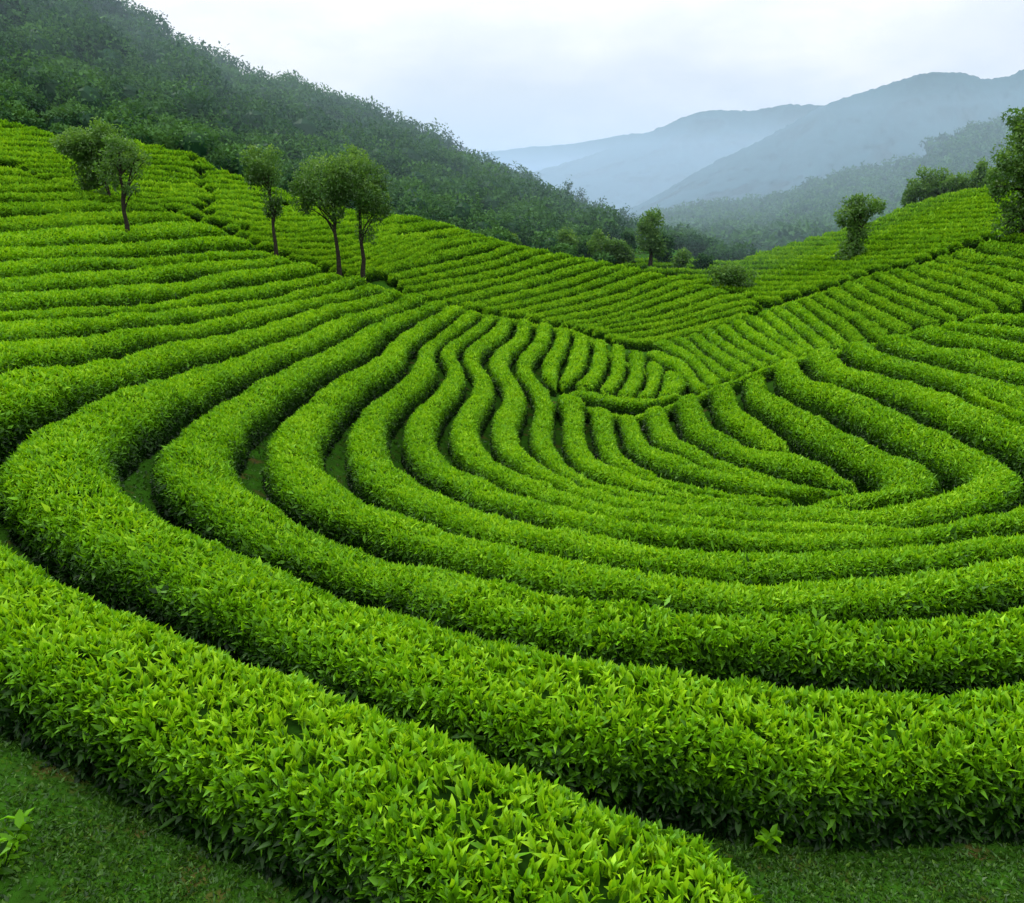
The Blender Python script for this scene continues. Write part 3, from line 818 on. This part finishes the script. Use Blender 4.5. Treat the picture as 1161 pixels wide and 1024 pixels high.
def tree(name, label, base_p, key, top_y, crown, group=None, leaf=.16, nleaf=5000, trunk_r=.09, lean=0.0, dist=None, seed=1, fork=True, bare=.35, cat="tree", mt=None, shell=.5):
    """base_p: sight line of the foot; crown: list of (dx,y0,y1,halfwidth) boxes as sight lines -> blobs, all scaled at the tree's distance"""
    global rng
    rng = np.random.default_rng(seed * 77 + 5)
    if dist is None:
        xy = survey_xy(np.array([(base_p[0], base_p[1] - 5)], float), key, .0)[0]
    else:
        th, s = to_ts(np.array(base_p, float)); xy = np.array([dist * math.sin(th), dist * math.cos(th)])
    z = float(ground(xy[0], xy[1]))
    dd = float(np.hypot(*xy)); m = dd / F * 1.03          # metres per unit of the survey at that distance
    root = link(name, None, label=label, category=cat)
    if group: root["group"] = group
    root.location = (xy[0], xy[1], z)
    H = (base_p[1] - top_y) * m
    cz = lambda y: (base_p[1] - y) * m
    blobs = []
    for (dx, y0, y1, hwid) in crown:
        c = np.array([dx * m, rng.normal(0, .15) * hwid * m, cz((y0 + y1) / 2)])
        r = np.array([hwid * m, hwid * m * .9, (y1 - y0) / 2 * m])
        blobs.append((c, r * .86))
        for q in range(9):
            d = unit(rng.normal(size=3))
            blobs.append((c + d * r * .80, r * rng.uniform(.28, .46)))
    v, gs, ag = crown_leaves(blobs, int(nleaf * 3.4), leaf * .58, shell)
    tops = [b[0] for b in blobs if b[1].max() > 0][::10] or [blobs[0][0]]
    # trunk
    hb = bare * H
    n = 9
    f = np.linspace(0, 1, n)[:, None]
    top = tops[0] * .5 + np.array([0, 0, tops[0][2] * .5])
    path = f * top * np.array([1, 1, 1]) + np.c_[rng.normal(0, .006, (n, 2)) * H * f * (1 - f) * 4, np.zeros(n)]
    path[0] = [0, 0, -.15]
    tv, tf = tube(path, trunk_r * (1 - .62 * f[:, 0]) * (1 + .5 * (1 - f[:, 0]) ** 6))
    tr = link("trunk", make_mesh("trunk", tv, [(tf, 0)], mats=[M_BARK], smooth=True), root)
    if fork:
        nb = min(len(blobs), 9)
        pick = rng.permutation(len(blobs))[:nb]
        for i in pick:
            e = blobs[i][0]
            f0 = rng.uniform(.42, .85)
            st = np.array([np.interp(f0, f[:, 0], path[:, k]) for k in range(3)])
            if e[2] < st[2]: st = np.array([np.interp(.4, f[:, 0], path[:, k]) for k in range(3)])
            g = np.linspace(0, 1, 6)[:, None]
            pp = st + (e - st) * g + np.array([0, 0, .10]) * H * (g * (1 - g)) * np.sign(e[2] - st[2] + .3)
            lv, lf = tube(pp, trunk_r * .45 * (1 - .75 * g[:, 0]), 5)
            link("limb", make_mesh("limb", lv, [(lf, 0)], mats=[M_BARK], smooth=True), tr)
    link("crown", make_mesh("crown", v, [(g, 0) for g in gs], {"age_shade": ag}, [mt or M_TREE], smooth=False), root)
    return root


GT = "slim trees standing among the hedge rows"
tree("shade_tree", "broad leafy tree on the left hillside beside a thin dark stem", (129,236), 'E', 135, [(-26,154,188,23),(-2,149,196,25),(-14,176,208,19),(10,162,198,19),(-22,200,214,10),(-8,214,230,8)], GT, nleaf=9000, leaf=.2, seed=1, dist=41.5, shell=.3)
tree("shade_tree", "thin dark stemmed tree with open crown, right of the broad leafy one", (143,263), 'A', 152, [(3,156,190,18),(16,168,196,14),(-9,176,204,12),(8,196,212,9)], GT, nleaf=1900, leaf=.15, seed=2, trunk_r=.085, bare=.5)
tree("shade_tree", "lone slim tree with an oval crown, standing left of the ridge pair", (313,278), 'A', 165, [(-8,158,202,21),(-2,190,228,11),(-14,170,198,13)], GT, nleaf=3300, leaf=.16, seed=3, trunk_r=.08)
tree("shade_tree", "round crowned tree with bare dark trunk, left one of the ridge pair", (384,292), 'A', 164, [(-6,158,214,32),(-34,184,220,15),(18,162,214,25),(-2,200,232,14)], GT, nleaf=6500, leaf=.17, seed=4, trunk_r=.10)
tree("shade_tree", "tall tree with foliage low down its trunk, right one of the ridge pair", (412,298), 'A', 164, [(-6,156,205,23),(10,168,228,19),(4,212,252,11),(22,196,230,10)], GT, nleaf=5200, leaf=.17, seed=5, trunk_r=.10)
tree("hill_tree", "dense upright tree standing alone on the distant right hillside", (968,301), 'D', 231, [(5,232,256,19),(-8,240,264,17),(2,256,282,12),(-3,276,302,16)], nleaf=4200, leaf=.26, seed=6, trunk_r=.14, dist=60.0, shell=.3)
tree("hill_tree", "tall dark tree cut off by the picture's right edge above the hedges", (1163,266), 'B', 130, [(2,135,185,30),(-14,165,215,28),(6,190,262,34),(-22,185,225,20),(20,150,230,40),(-10,222,262,18)], nleaf=14000, leaf=.24, seed=7, trunk_r=.22, shell=.3)
GM = "trees along the far edge of the middle hill"
tree("edge_tree", "tallest grey-green tree at the far edge of the middle hill, two pale trunks", (737,305), 'E', 237, [(0,240,268,15),(-4,255,285,13),(5,262,288,11)], GM, nleaf=2600, leaf=.3, seed=8, dist=66, trunk_r=.16)
tree("edge_tree", "rounded dark tree at the forest foot, leftmost beyond the middle hill's crest", (576,270), 'E', 245, [(-4,246,268,13),(6,252,270,10)], GM, nleaf=1300, leaf=.3, seed=9, dist=66, trunk_r=.12)
tree("edge_tree", "dark upright tree between the rounded one and the pale bushy clump at the forest foot", (645,286), 'E', 247, [(0,248,275,11),(-5,262,286,10)], GM, nleaf=1400, leaf=.3, seed=10, dist=66, trunk_r=.12)
tree("edge_tree", "pale bushy tree clump just left of the tallest tree beyond the middle hill", (692,295), 'E', 258, [(-10,258,290,12),(6,264,292,11),(18,270,294,10)], GM, nleaf=2200, leaf=.3, seed=11, dist=65, trunk_r=.12)
tree("edge_tree", "small faint tree just right of the tallest tree beyond the middle hill", (773,309), 'E', 281, [(0,282,300,7),(-2,292,308,7)], GM, nleaf=700, leaf=.3, seed=12, dist=68, trunk_r=.1)
for i, (x_, yb, yt, hwid, lab) in enumerate([(603,280,256,10,"low hazy tree behind the crest, second from the rounded dark forest foot tree"),(622,284,252,9,"slender hazy tree just left of the dark upright tree beyond the crest"),
        (664,291,262,10,"soft hazy tree between the dark upright tree and the pale clump"),(712,300,268,9,"dim tree squeezed between the pale clump and the tallest valley tree"),(755,308,270,9,"dim tree directly touching the tallest valley tree's shaded flank"),
        (797,305,284,10,"low hazy tree standing alone in the valley before the far slope")]):
    tree("edge_tree", lab, (x_, yb), 'E', yt, [(0,yt,yb-8,hwid),(-3,yt+9,yb,hwid*.9)], GM, nleaf=1300, leaf=.3, seed=80 + i, dist=71, trunk_r=.1, mt=M_FOREST, shell=.25)
tree("round_bush", "dark round bush in the valley between the middle hill and the right hillside", (828,330), 'D', 298, [(-8,300,328,18),(10,302,328,18),(0,298,322,16)], nleaf=3000, leaf=.24, seed=13, dist=60, trunk_r=.12, cat="bush", shell=.3)
GR = "trees along the top of the distant right hill"
for i, (x, yb, yt, hwid, lab) in enumerate([(1034,226,196,7,"small pale tree at the left end of the tree line on the distant right hill"),
        (1050,221,184,11,"first full tree of the tree line on the distant right hill"),(1064,217,181,12,"tall twin-topped tree of the tree line on the distant right hill"),
        (1083,213,188,11,"low bushy tree in the middle of the tree line on the right hill"),(1098,211,186,10,"faint tree before the pointed one in the tree line on the right hill"),
        (1114,208,172,8,"narrow pointed dark tree of the tree line on the distant right hill"),(1130,207,180,12,"dark tree beside the big one cut by the picture's right edge")]):
    tree("ridge_tree", lab, (x, yb), 'D', yt, [(0,yt,yb-8,hwid),(-3,yt+8,yb-2,hwid*.9)], GR, nleaf=1100, leaf=.32, seed=30 + i, dist=74 + (i % 3) * .8, trunk_r=.14)
rng = np.random.default_rng(5)
print("trees", round(time.time() - T0, 1))


# ------------------------------------------------------------------ woods on the hills
def wood(name, XYZ, rad, hgt, nper, leafs, mt, label, tone):
    n = len(XYZ)
    k = np.repeat(np.arange(n), nper)
    m = len(k)
    d = unit(rng.normal(size=(m, 3))); d[:, 2] = np.abs(d[:, 2]) * 1.1 - .25
    d = unit(d)
    lob = .72 + .5 * hash_noise(d[:, 0] * 2.1 + k * 3.7, d[:, 1] * 2.1 + d[:, 2] * 1.9 + k * 1.3, 8)
    r = lob * (.78 + .22 * rng.random(m))
    P = XYZ[k] + np.c_[d[:, :2] * (rad[k] * r)[:, None], (hgt[k] * .55) + d[:, 2] * hgt[k] * .45 * r]
    ax = unit(d * .5 + unit(rng.normal(size=(m, 3))) + np.array([0, 0, -.2]))
    nr = unit(d * .8 + unit(rng.normal(size=(m, 3))) * .7 + np.array([0, 0, .4]))
    L = leafs[k] * np.clip(rng.normal(1, .3, m), .4, 1.8)
    v, gs, kk = leaf_geo(P, ax, nr, L, L * .6, 2)
    ag = tone[k] + .52 * d[:, 2] + rng.normal(0, .09, m)  # upward leaves lightened: light on the crown tops is put into the colour
    # inside of every crown, its shade put into a darker colour
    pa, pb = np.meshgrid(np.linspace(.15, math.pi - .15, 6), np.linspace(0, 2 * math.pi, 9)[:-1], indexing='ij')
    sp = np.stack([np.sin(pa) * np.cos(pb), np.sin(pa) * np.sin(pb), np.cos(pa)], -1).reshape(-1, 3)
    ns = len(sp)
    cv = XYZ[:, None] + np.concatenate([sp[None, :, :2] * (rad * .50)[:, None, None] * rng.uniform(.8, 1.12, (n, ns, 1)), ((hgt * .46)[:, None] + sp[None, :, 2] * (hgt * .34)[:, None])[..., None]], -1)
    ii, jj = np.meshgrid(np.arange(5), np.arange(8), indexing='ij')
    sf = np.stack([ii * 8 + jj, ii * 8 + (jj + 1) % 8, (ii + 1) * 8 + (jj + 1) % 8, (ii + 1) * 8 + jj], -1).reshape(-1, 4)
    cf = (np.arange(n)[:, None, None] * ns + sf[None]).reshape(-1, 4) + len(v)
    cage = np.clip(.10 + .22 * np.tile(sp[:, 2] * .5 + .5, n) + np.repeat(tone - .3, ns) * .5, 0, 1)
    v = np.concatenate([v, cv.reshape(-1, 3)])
    me = make_mesh(name, v, [(g, 0) for g in gs] + [(cf, 0)], {"age_shade": np.r_[np.repeat(np.clip(ag, 0, 1), kk), cage]}, [mt], smooth=False)
    return link(name, me, kind="stuff", label=label, category="wood")


n = 3200
th = rng.uniform(-R(44), to_ts((840, 285))[0], n); d = np.sqrt(rng.uniform(60 ** 2, 160 ** 2, n))
crest_d = np.array([SUR['E'](to_px(t, float(fE[0](t)))) for t in th])
keep = d > np.where(th > to_ts((690, 290))[0], 90, crest_d + 4)
th, d = th[keep], d[keep]
x, y = d * np.sin(th), d * np.cos(th)
XYZ = np.stack([x, y, ground(x, y) - .3], -1)
near = np.clip((d - 64) / 32, 0, 1)
rad = np.minimum(np.exp(rng.normal(.74, .30, len(x))), 3.0) * (.5 + .6 * near) * np.interp(np.arctan2(x, y), [to_ts((600, 250))[0], to_ts((720, 270))[0]], [1, .5]); hg = rad * rng.uniform(1.3, 2.2, len(x))
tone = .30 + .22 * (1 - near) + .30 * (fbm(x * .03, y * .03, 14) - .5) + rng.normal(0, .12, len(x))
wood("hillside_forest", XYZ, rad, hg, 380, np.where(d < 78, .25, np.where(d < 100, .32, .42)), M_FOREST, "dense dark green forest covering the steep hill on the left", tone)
# single trees standing out on the skyline of the wooded hill
GS = "trees standing out on the skyline of the wooded hill"
sky = [(290,82,41,9,"bushy tree at the upper end of the wooded hill's skyline"),(332,104,59,11,"tall tree standing out highest above the wooded skyline"),(350,116,81,12,"broad crown right beside the tallest tree on the wooded skyline"),
       (376,124,87,9,"small round tree halfway between the tallest skyline tree and the spreading group"),(412,138,103,9,"thin tree just left of the spreading group on the wooded skyline"),(426,142,107,7,"narrow tree touching the spreading group on the wooded skyline"),
       (449,154,113,13,"spreading tree with open crown, upper one on the lower wooded skyline"),(463,158,121,10,"spreading tree with open crown, lower one on the lower wooded skyline"),(487,176,143,9,"low tree on the skyline below the spreading group"),
       (527,198,165,10,"round tree where the wooded skyline meets the pale far ridge"),(562,217,181,10,"bushy tree on the skyline left of the dark valley trees"),(601,234,191,14,"broad dark tree low on the wooded skyline near the valley"),
       (641,249,202,8,"narrow dark tree rising above the valley end of the wooded hill"),(655,252,211,10,"shorter tree beside the narrow dark one at the valley end"),(683,262,223,12,"rounded tree near the lower end of the wooded hill"),
       (710,270,233,11,"last rounded tree at the lower end of the wooded hill")]
for i, (x_, yb, yt, hwid, lab) in enumerate(sky):
    tree("skyline_tree", lab, (x_, yb), 'E', yt, [(0,yt,yb-5,hwid),(-hwid*.4,yt+5,yb,hwid*.7),(hwid*.4,yt+4,yb-2,hwid*.7)], GS, nleaf=700, leaf=.6, seed=60 + i, dist=148, trunk_r=.25, mt=M_FOREST, shell=.2)
rng = np.random.default_rng(6)


# ------------------------------------------------------------------ distant hills (terrain)
def hill(name, crest, base_y, d_crest, d_base, mt, rough=1.0, nx=260, ny=50, seed=0, back=True):
    cp = np.array(crest, float)
    x = np.linspace(cp[0, 0], cp[-1, 0], nx)
    yc = np.interp(x, cp[:, 0], cp[:, 1])
    yc = gauss(yc[:, None], 3, 0)[:, 0]
    V = np.empty((nx, ny + 6, 3))
    for j in range(ny):
        f = j / (ny - 1)
        yv = base_y + (yc - base_y) * f
        dd = d_base + (d_crest - d_base) * f
        th, s = to_ts(np.stack([x, yv], -1))
        nz = (fbm(x * .03 + seed, np.full(nx, f * 7.0), seed, 5) - .5) + .6 * (fbm(x * .012 + seed, np.full(nx, f * 2.0), seed + 9, 3) - .5)
        rid = np.abs(fbm(x * .02 + 3, np.full(nx, f * 1.5), seed + 4, 3) - .5) * 2
        dd2 = dd * (1 + rough * (.10 * nz + .10 * rid) * min(1, 3 * f * (1 - f) + .08))
        z = -s * dd2 + CAMZ + dd * rough * .003 * (fbm(x * .25, np.full(nx, f * 30.0), seed + 2, 3) - .5) * f
        V[:, j] = np.stack([dd2 * np.sin(th), dd2 * np.cos(th), z], -1)
    for j in range(6):
        f = (j + 1) / 6
        p = V[:, ny - 1].copy(); r = np.hypot(p[:, 0], p[:, 1]); kx = 1 + .35 * f
        V[:, ny + j] = np.stack([p[:, 0] * kx, p[:, 1] * kx, p[:, 2] * (1 - f) + (CAMZ - 16) * f], -1)
    V[:, 0, 2] -= 6
    me = make_mesh(name, V.reshape(-1, 3), [(grid_faces(nx, ny + 6)[:, ::-1], 0)], mats=[mt], smooth=True)
    return link(name, me, kind="structure"), V[:, :ny]


M_MTN = plain_mat("wooded_mountain", [(.35, (.008, .026, .036)), (.65, (.020, .054, .066))], .05, .0, 10)  # bluish: part of the haze is put into the mountain colour
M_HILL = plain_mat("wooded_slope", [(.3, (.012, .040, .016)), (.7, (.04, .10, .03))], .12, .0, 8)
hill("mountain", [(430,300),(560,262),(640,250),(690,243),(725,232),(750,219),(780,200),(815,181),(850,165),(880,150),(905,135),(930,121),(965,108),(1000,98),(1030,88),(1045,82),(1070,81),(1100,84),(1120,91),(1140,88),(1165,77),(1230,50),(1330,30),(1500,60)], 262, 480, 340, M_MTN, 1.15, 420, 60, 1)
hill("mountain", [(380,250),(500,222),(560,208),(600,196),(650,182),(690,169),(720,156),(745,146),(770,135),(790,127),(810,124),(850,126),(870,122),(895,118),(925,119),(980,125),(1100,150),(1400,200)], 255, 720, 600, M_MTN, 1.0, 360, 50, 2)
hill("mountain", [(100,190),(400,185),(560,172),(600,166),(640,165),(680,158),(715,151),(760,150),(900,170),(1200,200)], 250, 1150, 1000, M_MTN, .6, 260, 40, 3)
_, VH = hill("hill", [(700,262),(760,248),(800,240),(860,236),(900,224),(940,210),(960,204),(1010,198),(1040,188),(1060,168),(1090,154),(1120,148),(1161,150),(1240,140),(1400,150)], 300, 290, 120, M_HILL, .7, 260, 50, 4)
q = VH[6:].reshape(-1, 3) if False else VH[:, 4:].reshape(-1, 3)
q = q[rng.choice(len(q), 2600, replace=False)] + np.c_[rng.normal(0, .8, (2600, 2)), np.zeros(2600) - .4]
rad = rng.uniform(1.4, 2.8, len(q))
tone = .34 + .3 * (fbm(q[:, 0] * .03, q[:, 1] * .03, 33) - .5) + rng.normal(0, .09, len(q))
wood("hillside_forest", q, rad, rad * rng.uniform(1.2, 2.0, len(q)), 60, np.full(len(q), .85), M_FOREST, "hazy forest covering the low hill below the far mountains", tone)
print("hills", round(time.time() - T0, 1))

# ------------------------------------------------------------------ low ground cover between and before the hedges
n = 360000
th = rng.uniform(-R(44), R(44), n); d = np.r_[rng.uniform(3.2, 7.5, 260000), np.exp(rng.uniform(math.log(7), math.log(24), n - 260000))]
x, y = d * np.sin(th), d * np.cos(th)
keep = rng.random(n) < np.clip(.25 + 1.6 * (fbm(x * .9, y * .9, 40) - .38), .05, 1)
x, y, d = x[keep], y[keep], d[keep]
m = len(x)
P = np.stack([x, y, ground(x, y)], -1)
ax = unit(np.c_[rng.normal(0, .8, (m, 2)), rng.uniform(.25, 1.2, m)])
nr = unit(rng.normal(size=(m, 3)) + np.array([0, 0, 1.2]))
Lg = rng.uniform(.018, .055, m) * np.maximum(1, d / 9)
v, gs, kk = leaf_geo(P, ax, nr, Lg, Lg * rng.uniform(.25, .7, m), 1)
ag = np.repeat(np.clip(rng.normal(.4, .2, m), 0, 1), kk)
link("grass", make_mesh("grass", v, [(g, 0) for g in gs], {"age_shade": ag}, [M_GRASS]), kind="stuff", label="short moss and grass on the shaded ground", category="grass")

# ------------------------------------------------------------------ small plants by the foreground edge
def small_plant(label, p, size, n, seed):
    global rng
    rng = np.random.default_rng(seed)
    th, s = to_ts(np.array(p, float))
    # foot on the ground along that sight line
    dd = np.linspace(2.5, 12, 400)
    zz = ground(dd * math.sin(th), dd * math.cos(th))
    i = int(np.argmax(CAMZ - s * dd < zz))
    x0, y0 = dd[i] * math.sin(th), dd[i] * math.cos(th)
    root = link("leafy_plant", None, label=label, category="plant"); root.location = (x0, y0, float(zz[i]))
    for st in range(n):
        a = rng.uniform(0, 6.28); h = size * rng.uniform(.5, 1)
        tip = np.array([math.cos(a) * size * .45, math.sin(a) * size * .45, h])
        g = np.linspace(0, 1, 6)[:, None]
        pth = g * tip * np.array([1, 1, 1]) + np.array([0, 0, .15 * size]) * g * (1 - g)
        tv, tf = tube(pth, .006 * (1.2 - g[:, 0]), 5)
        stem = link("stem", make_mesh("stem", tv, [(tf, 0)], mats=[M_GRASS], smooth=True), root)
        m = 14
        P = pth[rng.integers(1, 6, m)]
        ax = unit(np.c_[rng.normal(0, 1, (m, 2)), rng.uniform(.1, .9, m)])
        nr = unit(rng.normal(size=(m, 3)) * .5 + np.array([0, 0, 1]))
        Ls = rng.uniform(.07, .14, m)
        v, gs, kk = leaf_geo(P, ax, nr, Ls, Ls * .5, 0)
        link("leaves", make_mesh("leaves", v, [(g_, 0) for g_ in gs], {"age_shade": np.repeat(np.clip(rng.normal(.5, .12, m), 0, 1), kk)}, [M_TEA], smooth=True), stem)


small_plant("low leafy seedling at the picture's bottom left corner", (0, 1000), .40, 6, 3)
small_plant("tiny leafy shoot on the ground beside the nearest hedge's end", (862, 962), .16, 2, 4)

# ------------------------------------------------------------------ light, sky, haze
SUN_EL, SUN_AZ = R(48), R(-42)
w = bpy.data.worlds.new("World"); sc.world = w; w.use_nodes = True
nt = w.node_tree; nt.nodes.clear()
N = nt.nodes.new; Lk = nt.links.new
out = N("ShaderNodeOutputWorld")
sky_n = N("ShaderNodeTexSky"); sky_n.sky_type = 'NISHITA'; sky_n.sun_disc = False
sky_n.sun_elevation = SUN_EL; sky_n.sun_rotation = SUN_AZ; sky_n.air_density = 1.0; sky_n.dust_density = 3.0
bg1 = N("ShaderNodeBackground"); bg1.inputs[1].default_value = .11
Lk(sky_n.outputs[0], bg1.inputs[0])
tc = N("ShaderNodeTexCoord")
mp = N("ShaderNodeMapping"); mp.inputs["Scale"].default_value = (1.0, 1.0, 2.6); Lk(tc.outputs["Generated"], mp.inputs[0])
nz = N("ShaderNodeTexNoise"); nz.inputs["Scale"].default_value = 2.6; nz.inputs["Detail"].default_value = 7; nz.inputs["Roughness"].default_value = .55
Lk(mp.outputs[0], nz.inputs["Vector"])
rp = ramp(nt, [(.38, (.76, .775, .80)), (.50, (.90, .885, .88)), (.60, (1.06, 1.0, .95))]); Lk(nz.outputs["Fac"], rp.inputs[0])
bg2 = N("ShaderNodeBackground"); Lk(rp.outputs[0], bg2.inputs[0])
sx = N("ShaderNodeSeparateXYZ"); Lk(tc.outputs["Generated"], sx.inputs[0])
mr = N("ShaderNodeMapRange"); mr.inputs[1].default_value = .12; mr.inputs[2].default_value = .85; mr.inputs[3].default_value = 1.12; mr.inputs[4].default_value = 3.15
Lk(sx.outputs[2], mr.inputs[0]); Lk(mr.outputs[0], bg2.inputs[1])
mx = N("ShaderNodeMixShader"); mx.inputs[0].default_value = .97
Lk(bg1.outputs[0], mx.inputs[1]); Lk(bg2.outputs[0], mx.inputs[2]); Lk(mx.outputs[0], out.inputs[0])

ld = bpy.data.lights.new("sun", 'SUN'); ld.energy = 3.1; ld.angle = R(18); ld.color = (1, .95, .84)
lo = bpy.data.objects.new("sun", ld); col.objects.link(lo)
dirv = (-math.sin(SUN_AZ) * math.cos(SUN_EL) * -1, math.cos(SUN_AZ) * math.cos(SUN_EL), math.sin(SUN_EL))
from mathutils import Vector
lo.rotation_euler = Vector(dirv).to_track_quat('Z', 'Y').to_euler()
lo.location = (0, 0, 60)

HAZE = True
if HAZE:
    hm, hnt, hout = mat("valley_haze")
    vs = hnt.nodes.new("ShaderNodeVolumeScatter")
    vs.inputs["Color"].default_value = (.61, .84, 1.0, 1); vs.inputs["Density"].default_value = .0017; vs.inputs["Anisotropy"].default_value = .2
    va = hnt.nodes.new("ShaderNodeVolumeAbsorption"); va.inputs["Color"].default_value = (.20, .46, .85, 1); va.inputs["Density"].default_value = .0015
    ad = hnt.nodes.new("ShaderNodeAddShader"); hnt.links.new(vs.outputs[0], ad.inputs[0]); hnt.links.new(va.outputs[0], ad.inputs[1])
    hnt.links.new(ad.outputs[0], hout.inputs["Volume"])
    x0, x1, y0, y1, z0, z1 = -2500, 2500, 60, 1600, -40, 47
    hv = np.array([(x, y, z) for x in (x0, x1) for y in (y0, y1) for z in (z0, z1)], float)
    hf = np.array([[0, 1, 3, 2], [4, 6, 7, 5], [0, 4, 5, 1], [2, 3, 7, 6], [0, 2, 6, 4], [1, 5, 7, 3]])
    link("haze", make_mesh("haze", hv, [(hf, 0)], mats=[hm]), kind="structure")


sc.view_settings.view_transform = 'Standard'
sc.view_settings.look = 'None'
sc.view_settings.exposure = 0
cy = sc.cycles
cy.use_denoising = True
cy.max_bounces = 6; cy.diffuse_bounces = 3; cy.glossy_bounces = 2; cy.transmission_bounces = 3; cy.volume_bounces = 4; cy.transparent_max_bounces = 4
cy.caustics_reflective = False; cy.caustics_refractive = False
print("done", round(time.time() - T0, 1))
